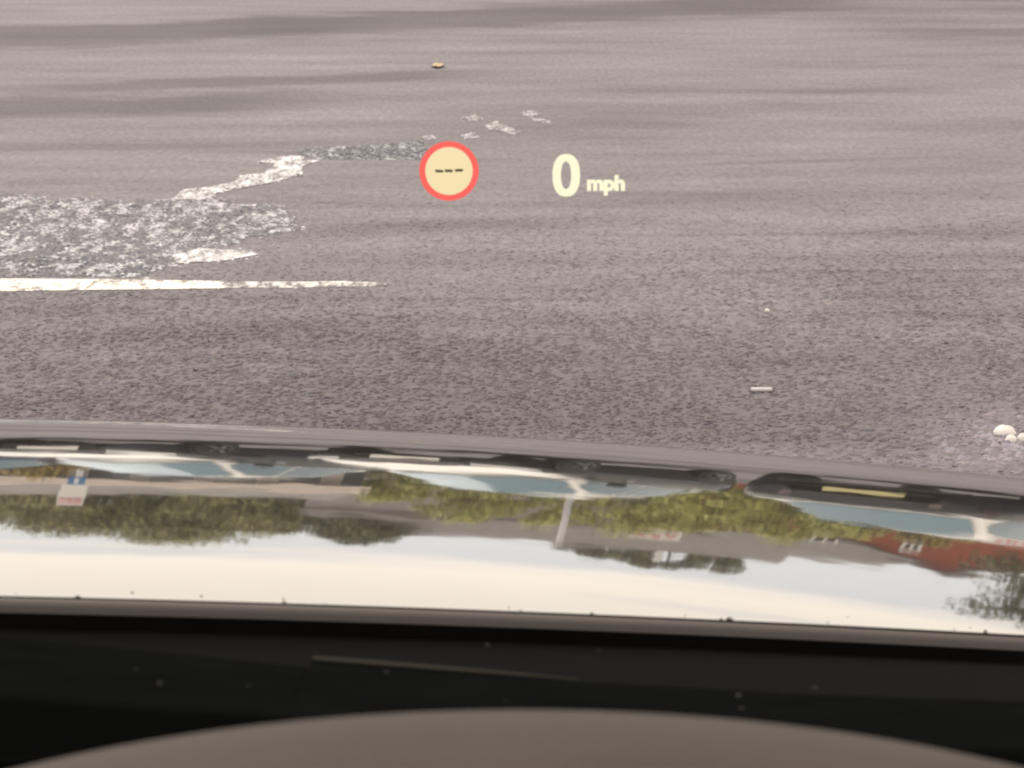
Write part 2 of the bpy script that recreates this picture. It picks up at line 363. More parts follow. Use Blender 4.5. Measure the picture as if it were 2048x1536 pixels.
# ------------------------------------------------------------------ head-up display figures (light projected above the bonnet)
def emis(name, col, st):
    m = bpy.data.materials.new(name); m.use_nodes = True; t = m.node_tree; t.nodes.clear()
    o = t.nodes.new('ShaderNodeOutputMaterial'); e = t.nodes.new('ShaderNodeEmission'); e.inputs[0].default_value = (*col, 1); e.inputs[1].default_value = st
    t.links.new(e.outputs[0], o.inputs[0]); return m
EX = 2**sc.view_settings.exposure
M_HRED = emis('display_red', (1.0,.150,.125), 1.0/EX); M_HCREAM = emis('display_cream', (.93,.77,.46), 1.0/EX)
M_HDASH = emis('display_dark', (.10,.085,.045), 1.0/EX); M_HWHITE = emis('display_white', (1.0,.96,.68), 1.02/EX)
HD = 1.62
hrot = Euler((math.pi/2-PITCH, 0, 0)).to_matrix()
def hpt(px, py, off=0):   # a point of the display plane, which faces the driver
    c = Vector((0, 0, CAM_H))+Vector((0, math.cos(PITCH), -math.sin(PITCH)))*(HD+off)
    return c+hrot @ Vector(((px-1024)/F*HD, (768-py)/F*HD, 0))
def slab(name, loops, m, parent, th=.0006, off=0):
    """a thin plate in the display plane; loops = [outer] or [outer, inner] of equal length, in picture units"""
    s = MB(); k = len(loops[0])
    fr = [[hpt(x, y, off-th/2) for x, y in lp] for lp in loops]; bk = [[hpt(x, y, off+th/2) for x, y in lp] for lp in loops]
    if len(loops) == 1:
        s.add(fr[0]+bk[0], [tuple(range(k)), tuple(range(2*k-1, k-1, -1))]+[(i, (i+1) % k, k+(i+1) % k, k+i) for i in range(k)])
    else:
        s.grid([fr[0], fr[1], bk[1], bk[0], fr[0]], True)
    p = empty_loc[parent.name]
    s.v = [tuple(Vector(v)-p) for v in s.v]
    return s.build(name, m, parent)
empty_loc = {}
def hempty(name, px, py):
    e = empty(name, hpt(px, py)); empty_loc[e.name] = hpt(px, py); return e
def circ(cx, cy, rx, ry, k=72, p=2.0):
    r = []
    for i in range(k):
        a = 2*math.pi*i/k; c, s_ = math.cos(a), math.sin(a)
        r.append((cx+rx*math.copysign(abs(c)**(2/p), c), cy+ry*math.copysign(abs(s_)**(2/p), s_)))
    return r
e1 = hempty('speed_limit_symbol', 898, 342); tag(e1, 'round red ringed cream speed limit symbol with three dashes floating over the asphalt', 'display symbol')
slab('ring', [circ(898,342,59.5,59.5), circ(898,342,47.5,48)], M_HRED, e1)
slab('disc', [circ(898,342,47.3,47.8)], M_HCREAM, e1, .0004)
for cx, cy, rot in ((878.5,342.5,.06), (897.5,342,.02), (918,341,-.06)):
    slab('dash', [[(cx+u*math.cos(rot)-v*math.sin(rot), cy+u*math.sin(rot)+v*math.cos(rot)) for u, v in circ(0,0,8.2,2.7,28,5)]], M_HDASH, e1, .0004, -.0012)
e2 = hempty('speed_readout', 1150, 355); tag(e2, 'glowing cream speed readout of 0 mph floating over the asphalt', 'speed readout')
o = slab('digit', [circ(1132.5,350.5,27.5,42.5,72,2.35), circ(1132,350.5,10.2,27.5,72,2.2)], M_HWHITE, e2); o['label'] = 'large cream digit 0'
cu = bpy.data.curves.new('unit_text', 'FONT'); cu.body = 'mph'; cu.size = 1; cu.offset = .05; cu.extrude = .004; cu.shear = 0; cu.space_character = .98
to = bpy.data.objects.new('unit_text', cu); COL.objects.link(to)
tm = bpy.data.meshes.new_from_object(to.evaluated_get(bpy.context.evaluated_depsgraph_get()))
bpy.data.objects.remove(to)
co = np.zeros(len(tm.vertices)*3); tm.vertices.foreach_get('co', co); co = co.reshape(-1, 3)
mn, mxx = co.min(0), co.max(0)
for v, c in zip(tm.vertices, co):
    u = (c[0]-mn[0])/(mxx[0]-mn[0]); q = (c[1]-mn[1])/(mxx[1]-mn[1])
    v.co = hpt(1174+u*76, 391-q*41, -c[2]*.05) - empty_loc[e2.name]
o = bpy.data.objects.new('unit_lettering', tm); COL.objects.link(o); o.parent = e2; tm.materials.append(M_HWHITE); o['label'] = 'small cream letters mph'

# ------------------------------------------------------------------ the car we sit in
M_BONNET = mat('dark_metallic_paint', (.027,.025,.024), .6, .0, .0, 1, .030)
def waviness(m):
    t = m.node_tree; nd, lk = t.nodes, t.links
    tcn = nd.new('ShaderNodeTexCoord'); n = nd.new('ShaderNodeTexNoise'); n.inputs['Scale'].default_value = 16; n.inputs['Detail'].default_value = 2; lk.new(tcn.outputs['Object'], n.inputs[0])
    bp = nd.new('ShaderNodeBump'); bp.inputs['Strength'].default_value = 1; bp.inputs['Distance'].default_value = .00011
    lk.new(n.outputs[0], bp.inputs['Height']); lk.new(bp.outputs[0], nd['Principled BSDF'].inputs['Coat Normal'])
waviness(M_BONNET)
M_LIP = mat('bonnet_underlip', (.07,.064,.063), .6, spec=.2)
M_BLACK = mat('black_plastic', (.0009,.00105,.0010), .9, var=.12, vscale=30, spec=.01)
M_DASH = mat('charcoal_dash', (.0030,.0033,.0036), .95, var=.12, vscale=40, spec=.0)
M_SEAM = mat('olive_trim', (.012,.0115,.0075), .6, spec=.2)
M_PIT = mat('display_recess', (.001,.001,.001), 1, spec=0)
M_HOOD = mat('taupe_soft_trim', (.039,.033,.029), .92, var=.14, vscale=14, bump=.3, bscale=900, spec=.2)
M_RUBBER = mat('tyre_rubber', (.02,.02,.02), .8)
M_ALLOY = mat('alloy', (.22,.22,.22), .5, .5)
M_CLEAR = clear_mat('clear_glass')
M_DARKIN = mat('dark_lining', (.03,.029,.028), .9)
CX = -.38
KY = [0.6,1.0,1.15,1.22,1.35,1.48,1.72,1.90,1.98,2.10,2.25,2.36]
KS = [0.354,0.954,1.854,2.554,4.182,5.017,7.11,10.653,12.998,17.0,31.0,55.0]
def pchip(xs, ys):
    xs = np.array(xs, float); ys = np.array(ys, float); h = np.diff(xs); d = np.diff(ys)/h
    m = np.zeros_like(xs); m[0] = d[0]; m[-1] = d[-1]
    for i in range(1, len(xs)-1):
        if d[i-1]*d[i] > 0:
            w1 = 2*h[i]+h[i-1]; w2 = h[i]+2*h[i-1]; m[i] = (w1+w2)/(w1/d[i-1]+w2/d[i])
    def f(x):
        x = np.asarray(x, float); i = np.clip(np.searchsorted(xs, x)-1, 0, len(xs)-2); t = (x-xs[i])/h[i]
        return ys[i]*(2*t**3-3*t**2+1)+h[i]*m[i]*(t**3-2*t**2+t)+ys[i+1]*(-2*t**3+3*t**2)+h[i]*m[i+1]*(t**3-t**2)
    return f
YY = np.linspace(.7, 2.36, 3321); SL = np.tan(np.radians(pchip(KY, KS)(YY)))
ZZ = -np.concatenate([[0], np.cumsum((SL[1:]+SL[:-1])/2*np.diff(YY))])
ZZ = ZZ-np.interp(1.22, YY, ZZ)+CAM_H-1.22*math.tan(PITCH+math.atan((1222-768)/F))
def bz(x, y):
    k = .125+(.0762-.125)*np.clip((y-1.2)/.75, -.5, 1.3)
    return np.interp(y, YY, ZZ)-k*((x-CX)**2-CX**2)
def rear_y(x): return 1.17+.345*(x-CX)**2
car = empty('dark_car', (CX, .3, 0)); tag(car, 'dark car seen from its driver seat with glossy bonnet mirroring the car park', 'car')
def cbuild(s, name, m, parent=None, **k):
    s.v = [(v[0]-CX, v[1]-.3, v[2]) for v in s.v] ; return s.build(name, m, parent or car, **k)
HWB = .80
us = np.linspace(-1, 1, 161)
rows = []
for t in np.linspace(0, 1, 261):
    row = []
    for u in us:
        x = CX+HWB*u; y0 = rear_y(x); y1 = 2.355-.10*u*u-.12*abs(u)**6; y = y0+(y1-y0)*t
        z = float(bz(x, y)) - .05*max(0, (abs(u)-.86)/.14)**2
        row.append((x, y, z))
    rows.append(row)
bn = cbuild(MB().grid(rows), 'bonnet', M_BONNET, smooth=True)
bn['label'] = 'glossy dark bonnet reflecting parked cars, trees and sky'
# rolled rear lip
rows = []
for a in np.linspace(0, 1, 7):
    rows.append([(CX+HWB*u*.995, rear_y(CX+HWB*u)-.0005-.0030*math.sin(a*1.5), float(bz(CX+HWB*u, rear_y(CX+HWB*u)))-.0005-.0030*(1-math.cos(a*1.5))-.01*max(0, a-.8)) for u in us])
cbuild(MB().grid(rows), 'bonnet_rear_lip', M_LIP, bn and None, smooth=True)
# grit on the rear of the bonnet
M_GRIT = mat('grit', (.06,.055,.05), .9)
gr_ = MB(); rr = random.Random(5)
for k in range(34):
    x = CX+rr.uniform(.10, .68); y = rear_y(x)+abs(rr.gauss(0, .006))+.001; r = rr.uniform(.0003, .0007)*(1.3 if k % 5 == 0 else .8); z = float(bz(x, y)); l = rr.uniform(1, 2.6)
    gr_.add([(x-r*l, y, z), (x, y-r, z), (x+r*l, y, z), (x, y+r, z), (x, y, z+r*1.1)], [(0,1,4),(1,2,4),(2,3,4),(3,0,4)])
o = cbuild(gr_, 'grit', M_GRIT, bn); o['kind'] = 'stuff'
# nose, wings, sides
zn = [float(bz(CX+HWB*u, 2.355-.10*u*u-.12*abs(u)**6))-.05*max(0, (abs(u)-.86)/.14)**2 for u in us]
rows = []
for q, (dy, zf) in enumerate(((.002, 1), (.02, .86), (.035, .6), (.03, .4), (-.02, .28))):
    rows.append([(CX+HWB*u, 2.355-.10*u*u-.12*abs(u)**6+dy, zn[i]*zf-.004*(q == 0)) for i, u in enumerate(us)])
cbuild(MB().grid(rows), 'front_bumper', M_BONNET, smooth=True)
for sgn, nm in ((-1, 'left'), (1, 'right')):
    rows = []
    for y in np.linspace(-2.1, 2.1, 40):
        yb = max(y, rear_y(CX+sgn*HWB)); zt = (float(bz(CX+sgn*HWB, yb))-.055) if y > 1.3 else (.87 if y > -1.8 else .87-.1*(-1.8-y))
        pl = .16*max(0, (y-1.2)/.9)**2
        row = [(CX+sgn*(HWB+.006), y, zt), (CX+sgn*(HWB+.10-pl*.6), y, zt-.06), (CX+sgn*(HWB+.15-pl), y, zt-.28), (CX+sgn*(HWB+.14-pl), y, .42), (CX+sgn*(HWB+.10-pl), y, .24)]
        rows.append(row)
    cbuild(MB().grid(rows), 'side_panel', M_BONNET, smooth=True)
    cbuild(MB().tube([(CX+sgn*.73, 1.08, .90), (CX+sgn*.66, .62, 1.17), (CX+sgn*.57, .18, 1.425)], [.035, .03, .03]), 'windscreen_pillar', M_BLACK, smooth=True)
    cbuild(MB().tube([(CX+sgn*.78, -.35, .87), (CX+sgn*.60, -.4, 1.44)], [.05, .04]), 'door_pillar', M_BLACK, smooth=True)
    cbuild(MB().add([(CX+sgn*.74, 1.0, .90), (CX+sgn*.58, .17, 1.42), (CX+sgn*.59, -1.0, 1.43), (CX+sgn*.76, -1.6, .88)], [(0,1,2,3)]), 'side_window', M_CLEAR)
    for wy in (1.45, -1.35):
        wh = cbuild(MB().lathe([(.20,-.1),(.30,-.1),(.325,-.08),(.325,.08),(.30,.1),(.20,.1)], 'x', 32, (CX+sgn*.76, wy, .325)), 'wheel', M_RUBBER, smooth=False)
        cbuild(MB().lathe([(.002,sgn*.06),(.06,sgn*.07),(.19,sgn*.085),(.2,sgn*.07)], 'x', 32, (CX+sgn*.76, wy, .325)), 'rim', M_ALLOY, wh)
rows = []
for t in np.linspace(0, 1, 12):
    y = .18-1.5*t; rows.append([(CX+.6*u, y, 1.425+.05*(1-u*u)+.03*math.sin(t*3.0)) for u in np.linspace(-1, 1, 13)])
ro = cbuild(MB().grid(rows), 'roof', M_BONNET, smooth=True); sm_ = ro.modifiers.new('solid', 'SOLIDIFY'); sm_.thickness = .03
cbuild(MB().add([(CX-.6,-1.32,1.43),(CX+.6,-1.32,1.43),(CX+.74,-2.05,.86),(CX-.74,-2.05,.86)], [(0,1,2,3)]), 'rear_window', M_CLEAR)
cbuild(MB().add([(CX-.8,-2.08,.86),(CX+.8,-2.08,.86),(CX+.82,-2.14,.55),(CX+.78,-2.1,.25),(CX-.78,-2.1,.25),(CX-.82,-2.14,.55)], [(0,1,2,5),(5,2,3,4)]), 'boot_panel', M_BONNET)
cbuild(MB().box(CX-.72, CX+.72, -2.0, 1.1, .30, .34), 'floor_pan', M_DARKIN)
# seats behind the camera keep the cabin dim
for sx in (-.36, .36):
    se = cbuild(MB().box(CX+sx-.24, CX+sx+.24, -.55, -.05, .40, .58), 'seat', M_DARKIN, bevel=.05)
    cbuild(MB().box(CX+sx-.24, CX+sx+.24, -.66, -.50, .55, 1.15), 'seat_back', M_DARKIN, se, bevel=.05)
rows = []
for t in np.linspace(0, 1, 8):
    rows.append([(CX+(.72-.14*t)*u, 1.10-.9*t-.06*u*u, .905+.515*t+.03*math.sin(t*math.pi)) for u in np.linspace(-1, 1, 13)])
ws = cbuild(MB().grid(rows), 'windscreen', M_CLEAR, smooth=True)
# cowl between bonnet and windscreen
rows = []
for t in np.linspace(0, 1, 6):
    rows.append([(CX+.72*u, rear_y(CX+.72*u)*(1-t)-.005*(1-t)+.98*t, float(bz(CX+.72*u, rear_y(CX+.72*u)))*(1-t)+.962*t-.010*(1-t)) for u in np.linspace(-1, 1, 25)])
cbuild(MB().grid(rows), 'cowl_panel', M_BLACK, smooth=True)
# dashboard: two panels meeting at a stepped seam, with the display recess behind the instrument hood
def dz(px, py, d): return CAM_H-d*math.tan(PITCH+math.atan((py-768)/F))
def xw(px, d): return (px-1024)/F*d/math.cos(PITCH)
def dash_panel(name, prof, near, d0, d1, m, zoff=0):
    """prof / near: silhouettes of the far and near edges as picture points, laid at distances d0 and d1"""
    xs = [p[0] for p in prof]; rows = []
    for t in np.linspace(0, 1, 9):
        d = d0+(d1-d0)*t; row = []
        for k in range(41):
            px = xs[0]+(xs[-1]-xs[0])*k/40
            a = np.interp(px, xs, [p[1] for p in prof]); b = np.interp(px, [p[0] for p in near], [p[1] for p in near])
            pxx = px
            row.append((xw(pxx, d0), d, dz(px, a, d0)*(1-t)+dz(px, b, d1)*t+zoff+.0012*math.sin(math.pi*t)))
        rows.append(row)
    rows.insert(0, [(x, y+.006, z-.03) for x, y, z in rows[0]])
    rows.append([(x, y-.002, z-.06) for x, y, z in rows[-1]])
    return cbuild(MB().grid(rows), name, m, smooth=True)
dp = dash_panel('dashboard', [(-5200,1080),(-2500,1150),(-600,1228),(0,1275),(300,1303),(622,1337)], [(-5200,1250),(-2500,1300),(-600,1358),(0,1393),(400,1424),(622,1440)], .93, .82, M_DASH)
dp2 = dash_panel('dashboard_panel', [(620,1322),(1150,1363),(1600,1388),(2100,1404),(3600,1450)], [(620,1470),(1150,1480),(2048,1510),(3600,1560)], .925, .80, M_DASH)
pts = [(620,1321),(800,1335),(1000,1350),(1160,1362)]
cbuild(MB().tube([(xw(p[0], .925), .925, dz(p[0], p[1], .925)+.0004) for p in pts], [.0010,.0011,.0008,.0003], 6), 'trim_strip', M_SEAM, dp2)
cbuild(MB().box(-.30, .30, .50, .84, .93, .955), 'display_recess', M_PIT)
# instrument hood
HDn = .62
rows = []
for t in np.linspace(0, 1, 21):
    d = HDn+.03-.26*t
    prof = -.9*(t-.115)**2*.20 - (.05*max(0, .06-t) if t < .06 else 0) - .012*max(0, (.12-t)/.12)**2
    row = []
    for u in np.linspace(-1, 1, 61):
        x = .002+.21*u
        row.append((x, d, dz(1050, 1428, HDn)-(x-.002)**2/.86*1.0-1.2*abs(x)**4*8+prof))
    rows.append(row)
rows.insert(0, [(x, y-.002, z-.05) for x, y, z in rows[0]])
hood = cbuild(MB().grid(rows), 'instrument_hood', M_HOOD, smooth=True); hood['label'] = 'taupe arched hood over the instruments'
pts = [(-300,1545),(-60,1524),(60,1514),(160,1507),(260,1504),(380,1510)]
cbuild(MB().tube([(xw(p[0], .64), .64, dz(p[0], p[1]+14, .64)) for p in pts], [.0014]*6, 8), 'hood_trim', M_BLACK, hood, smooth=True)
# dust on the dashboard
M_DUST = mat('dust', (.017,.017,.015), .9); du = MB()
for px, py, d, r in ((308,1368,.86,.0006),(842,1397,.87,.0006),(490,1372,.86,.0003),(770,1345,.90,.0005),(1485,1392,.89,.0007),(1491,1419,.87,.0007),(1640,1376,.91,.0006),(40,1370,.86,.0005),(975,1290,1.0,.0005),(1200,1300,1.0,.0003),(260,1340,.88,.0003),(1010,1405,.86,.0003)):
    du.lathe([(r*.05,-r),(r*.8,-r*.6),(r,0),(r*.8,r*.6),(r*.05,r)], 'z', 8, (xw(px, d), d, dz(px, py, d)))
o = cbuild(du, 'dust', M_DUST, dp); o['kind'] = 'stuff'

# ------------------------------------------------------------------ parked cars (seen mirrored in the bonnet)
M_GLASS = mat('tinted_car_glass', (.030,.10,.145), .04, 0, .5, 0)
M_PLW = mat('plate_white', (.85,.85,.78), .4); M_PLY = mat('plate_yellow', (.66,.60,.30), .4)
M_LAMP = mat('headlamp', (.5,.51,.52), .12, 0, .6, 1); M_TAIL = mat('tail_lamp', (.55,.02,.02), .2, 0, .5, 1)
M_GRILLE = mat('grille', (.008,.008,.008), .6); M_CHROME = mat('chrome', (.75,.75,.76), .12, 1)
def paint(name, c, metal=.0):
    m = mat(name, c, .5, metal, .0, .6, .02); m.node_tree.nodes['Principled BSDF'].inputs['Coat IOR'].default_value = 1.45; return m
M_SKY_SHEEN = paint('sky_sheen_paint', (.62,.62,.60))  # sky reflection on dark roofs, pillars and bonnets, painted as pale colour
def make_car(label, pm, loc, rz, cabin=None, tail=None):
    e = empty('parked_car', loc, rz); tag(e, label, 'car', 'cars parked in a row ahead')
    st = [(-2.15,.42,.50,.52,.46),(-2.13,.30,.60,.63,.66),(-2.05,.23,.66,.70,.78),(-1.85,.2,.71,.77,.85),(-1.5,.2,.79,.86,.885),(-1.1,.2,.86,.93,.90),(-.85,.2,.90,.96,.905),(0,.2,.93,.95,.91),(.9,.2,.95,.96,.905),(1.5,.2,.97,.99,.885),(1.85,.22,.98,1.01,.85),(2.05,.28,.95,.98,.79),(2.13,.36,.85,.88,.70),(2.15,.46,.72,.74,.5)]
    def section(y, zb, zs, zt, hw):
        h = [(.80*hw, zb), (.96*hw, zb+.06), (hw, zb+.35*(zs-zb)), (hw*.995, zb+.7*(zs-zb)), (hw*.975, zs-.04), (hw*.91, zs), (hw*.5, zs*.3+zt*.7), (0, zt)]
        return [(x, y, z) for x, z in h]+[(-x, y, z) for x, z in h[-2::-1]]
    rows = [section(*s_) for s_ in st]
    b = MB().grid(rows); k = len(rows[0]); b.f.append(tuple(range(k))); b.f.append(tuple(reversed(range((len(rows)-1)*k, len(rows)*k))))
    b.build('body', pm, e, True)
    # cabin shell with windows set in
    A, B, C_, D_ = (-.90,.945,.745), (-.18,1.40,.575), (.95,1.385,.565), (1.72,.99,.70)
    def ringpts(y, zlo, hlo, zhi, hhi): return [(hlo, y, zlo), (hhi, y, zhi)]
    cab = MB()
    roof = [[(u*(B[2]+(C_[2]-B[2])*t), B[0]+(C_[0]-B[0])*t, B[1]+(C_[1]-B[1])*t+.055*(1-u*u)+.03*math.sin(t*math.pi)) for u in np.linspace(-1, 1, 9)] for t in np.linspace(0, 1, 7)]
    cab.grid(roof)
    wsr = [[(u*(A[2]+(B[2]-A[2])*t), A[0]+(B[0]-A[0])*t-.10*(1-u*u)*(1-t)-.0*(t), A[1]+(B[1]-A[1])*t+.055*(1-u*u)*t+.015*(1-u*u)*(1-t)) for u in np.linspace(-1, 1, 9)] for t in np.linspace(0, 1, 6)]
    cab.grid(wsr)
    rwr = [[(u*(C_[2]+(D_[2]-C_[2])*t), C_[0]+(D_[0]-C_[0])*t+.08*(1-u*u)*t, C_[1]+(D_[1]-C_[1])*t+.055*(1-u*u)*(1-t)+.015*(1-u*u)*t) for u in np.linspace(-1, 1, 9)] for t in np.linspace(0, 1, 6)]
    cab.grid(rwr)
    for sg in (-1, 1):
        lo = [(-.90,.945,.745),(-.5,.945,.82),(.2,.955,.835),(.95,.97,.82),(1.72,.99,.70)]
        hi = [(-.90,.947,.744),(-.18,1.40,.575),(.2,1.425,.58),(.95,1.385,.565),(1.72,.992,.70)]
        cab.grid([[(sg*x, y, z) for y, z, x in lo], [(sg*x, y, z) for y, z, x in hi]])
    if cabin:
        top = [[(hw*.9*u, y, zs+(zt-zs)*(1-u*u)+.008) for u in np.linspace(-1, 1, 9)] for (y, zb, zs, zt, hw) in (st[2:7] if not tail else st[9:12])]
        MB().grid(top).build('bonnet' if not tail else 'boot_lid', cabin, e, True)  # upper panel coloured pale for the sky reflected in it
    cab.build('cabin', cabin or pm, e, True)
    def inset(rows_, t0, t1, u0, u1, push, name):
        g = []
        for t in np.linspace(t0, t1, 6):
            row = []
            for u in np.linspace(u0, u1, 9):
                ti = t*(len(rows_)-1); i = min(int(ti), len(rows_)-2); ft = ti-i
                ui = (u+1)/2*8; j = min(int(ui), 7); fu = ui-j
                p = [Vector(rows_[a][c]) for a, c in ((i,j),(i,j+1),(i+1,j),(i+1,j+1))]
                row.append((p[0]*(1-fu)+p[1]*fu)*(1-ft)+(p[2]*(1-fu)+p[3]*fu)*ft+Vector(push))
            g.append(row)
        return MB().grid(g).build(name, M_GLASS, e, True)
    inset(wsr, .03, .93, -.93, .93, (0, -.03, .03), 'windscreen')
    inset(rwr, .07, .93, -.90, .90, (0, .03, .03), 'rear_window')
    for sg in (-1, 1):
        def P(y, f, off=.012):
            zl = np.interp(y, [-.9,.2,.95,1.72], [.945,.955,.97,.99]); zh = np.interp(y, [-.9,-.18,.2,.95,1.72], [.947,1.40,1.425,1.385,.992])
            xl = np.interp(y, [-.9,-.5,.2,.95,1.72], [.745,.82,.835,.82,.70]); xh = np.interp(y, [-.9,-.18,.2,.95,1.72], [.744,.575,.58,.565,.70])
            return (sg*(xl+(xh-xl)*f+off), y, zl+(zh-zl)*f+.004)
        for ys in ((-.68,-.45,-.2,.0,.2), (.28,.55,.85,1.1,1.35)):
            MB().grid([[P(y, .06) for y in ys], [P(y, .5) for y in ys], [P(y, .90) for y in ys]]).build('side_window', M_GLASS, e, True)
        for wy in (-1.32, 1.28):
            MB().lathe([(.002,sg*.0),(.36,sg*.0),(.37,-sg*.01)], 'x', 20, (sg*.903, wy, .36)).build('wheel_arch', M_GRILLE, e)
            wh = MB().lathe([(.2,-.09),(.29,-.1),(.315,-.07),(.315,.07),(.29,.1),(.2,.1)], 'x', 24, (sg*.835, wy, .315)).build('wheel', M_RUBBER, e)
            rim = MB(); rim.lathe([(.03,.095*sg),(.06,.11*sg),(.08,.10*sg)], 'x', 10, (sg*.835, wy, .315)); rim.lathe([(.185,.085*sg),(.21,.102*sg),(.215,.09*sg)], 'x', 20, (sg*.835, wy, .315))
            for q in range(5):
                a = q*1.2566; rim.tube([(sg*(.835+.10), wy+.06*math.cos(a), .315+.06*math.sin(a)), (sg*(.835+.095), wy+.20*math.cos(a), .315+.20*math.sin(a))], [.028,.02], 6)
            rim.build('rim', M_ALLOY, wh, True)
        MB().lathe([(.01,-.07),(.06,-.06),(.075,0),(.06,.06),(.01,.07)], 'x', 12, (sg*.97, -.62, 1.0)).build('door_mirror', pm, e, True)
        MB().box(sg*.90-.012, sg*.90+.012, -.35, -.20, .84, .865).build('door_handle', M_CHROME, e)
        MB().grid([[(sg*.50,-2.165,.55),(sg*.70,-2.135,.56),(sg*.83,-2.02,.60),(sg*.885,-1.85,.64)], [(sg*.50,-2.15,.64),(sg*.70,-2.115,.67),(sg*.825,-1.98,.715),(sg*.88,-1.78,.735)]]).build('headlight', M_LAMP, e, True)
        MB().grid([[(sg*.45,2.155,.74),(sg*.62,2.13,.74),(sg*.78,2.06,.76),(sg*.84,1.93,.80)], [(sg*.45,2.14,.84),(sg*.62,2.12,.86),(sg*.77,2.05,.90),(sg*.83,1.90,.93)]]).build('tail_light', tail or M_TAIL, e, True)
    gr = MB().box(-.40, .40, -2.165, -2.10, .33, .46); gr.build('lower_grille', M_GRILLE, e)
    MB().box(-.45, .45, -2.16, -2.10, .535, .60).build('grille', M_GRILLE, e)
    MB().box(-.46, .46, -2.168, -2.15, .603, .615).build('grille_trim', M_CHROME, e)
    MB().box(-.26, .26, -2.18, -2.166, .44, .55).build('number_plate', M_PLW, e)
    MB().box(-.26, .26, 2.16, 2.18, .50, .61).build('number_plate', M_PLY, e)
    MB().box(-.6, .6, 2.02, 2.155, .24, .36).build('rear_diffuser', M_GRILLE, e)
    return e
PHI = R(26)
def place(fx, fy, rear=False):   # the near end's middle -> centre of the car
    d = 2.15
    return ((fx+d*math.sin(PHI), fy+d*math.cos(PHI), 0), -PHI + (math.pi if rear else 0))
p, a = place(-.45, 22.0); make_car('black car with sky sheen painted on bonnet and roof and white front plate', paint('black_paint', (.010,.010,.012)), p, a, M_SKY_SHEEN)
p, a = place(-3.07, 23.6); make_car('dark grey car with sky sheen painted on bonnet and roof and white front plate', paint('slate_paint', (.030,.033,.040)), p, a, M_SKY_SHEEN)
p, a = place(2.39, 19.6, True); make_car('black car showing its yellow rear plate, right of the black car with the white plate', paint('ink_paint', (.010,.011,.016)), p, a, M_SKY_SHEEN, mat('smoked_lamp', (.05,.012,.012), .2, 0, .5, 1))
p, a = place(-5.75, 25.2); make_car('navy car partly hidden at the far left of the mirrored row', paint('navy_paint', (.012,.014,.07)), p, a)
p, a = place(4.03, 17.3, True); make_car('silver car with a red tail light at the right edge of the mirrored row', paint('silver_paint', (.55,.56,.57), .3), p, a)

# ------------------------------------------------------------------ buildings
M_ROOF = mat('grey_roof_tile', (.125,.118,.115), .8, var=.2, vscale=3)
M_BRICK = mat('red_brick', (.30,.085,.050), .85, var=.18, vscale=6)
M_RENDER = mat('grey_render', (.34,.33,.33), .85, var=.1, vscale=2)
M_FASCIA = mat('cream_fascia', (.78,.70,.62), .6, var=.05)
M_GLAZE = mat('dark_glazing', (.02,.022,.025), .15)
M_COLUMN = mat('beige_column', (.42,.36,.31), .8)
M_WFRAME = mat('white_frame', (.78,.78,.76), .5)
M_SIGNW = mat('sign_white', (.80,.78,.76), .5); M_SIGNR = mat('sign_red', (.62,.10,.12), .5); M_SIGNB = mat('sign_blue', (.03,.17,.40), .5)
M_POST = mat('grey_post', (.48,.49,.51), .5, .2)
def window(e, x0, x1, y, z0, z1, name='window'):
    f = MB()
    t = .07
    f.box(x0, x1, y-.06, y, z0, z0+t); f.box(x0, x1, y-.06, y, z1-t, z1); f.box(x0, x0+t, y-.058, y, z0+t, z1-t); f.box(x1-t, x1, y-.058, y, z0+t, z1-t)
    f.box((x0+x1)/2-.03, (x0+x1)/2+.03, y-.056, y, z0+t, z1-t)
    o = f.build(name, M_WFRAME, e); MB().box(x0+t, x1-t, y-.03, y-.01, z0+t, z1-t).build('pane', M_GLAZE, o); return o
b = empty('low_shop_building', (-1.3, 45, 0), R(3)); tag(b, 'long low building with cream fascia and sloping grey roof at left', 'building')
MB().box(-20, 0, 1.2, 8, 0, 2.15).build('wall', M_GLAZE, b)
for k in range(14):
    MB().box(-.45-k*.86*1.05-.15, -.45-k*.86*1.05+.15, .95, 1.15, 0, 2.12).build('column', M_COLUMN, b)
MB().box(-20, .15, .35, .95, 2.14, 2.31).build('fascia', M_FASCIA, b); MB().box(-20, .02, .42, .98, 2.345, 2.46).build('gutter', M_FASCIA, b)
MB().add([(-20,.5,2.47),(-.05,.5,2.47),(-.3,5,3.05),(-20,5,3.35),(-20,8.2,2.4),(-.05,8.2,2.4)], [(0,1,2,3),(3,2,5,4),(1,5,2)]).build('roof', M_ROOF, b)
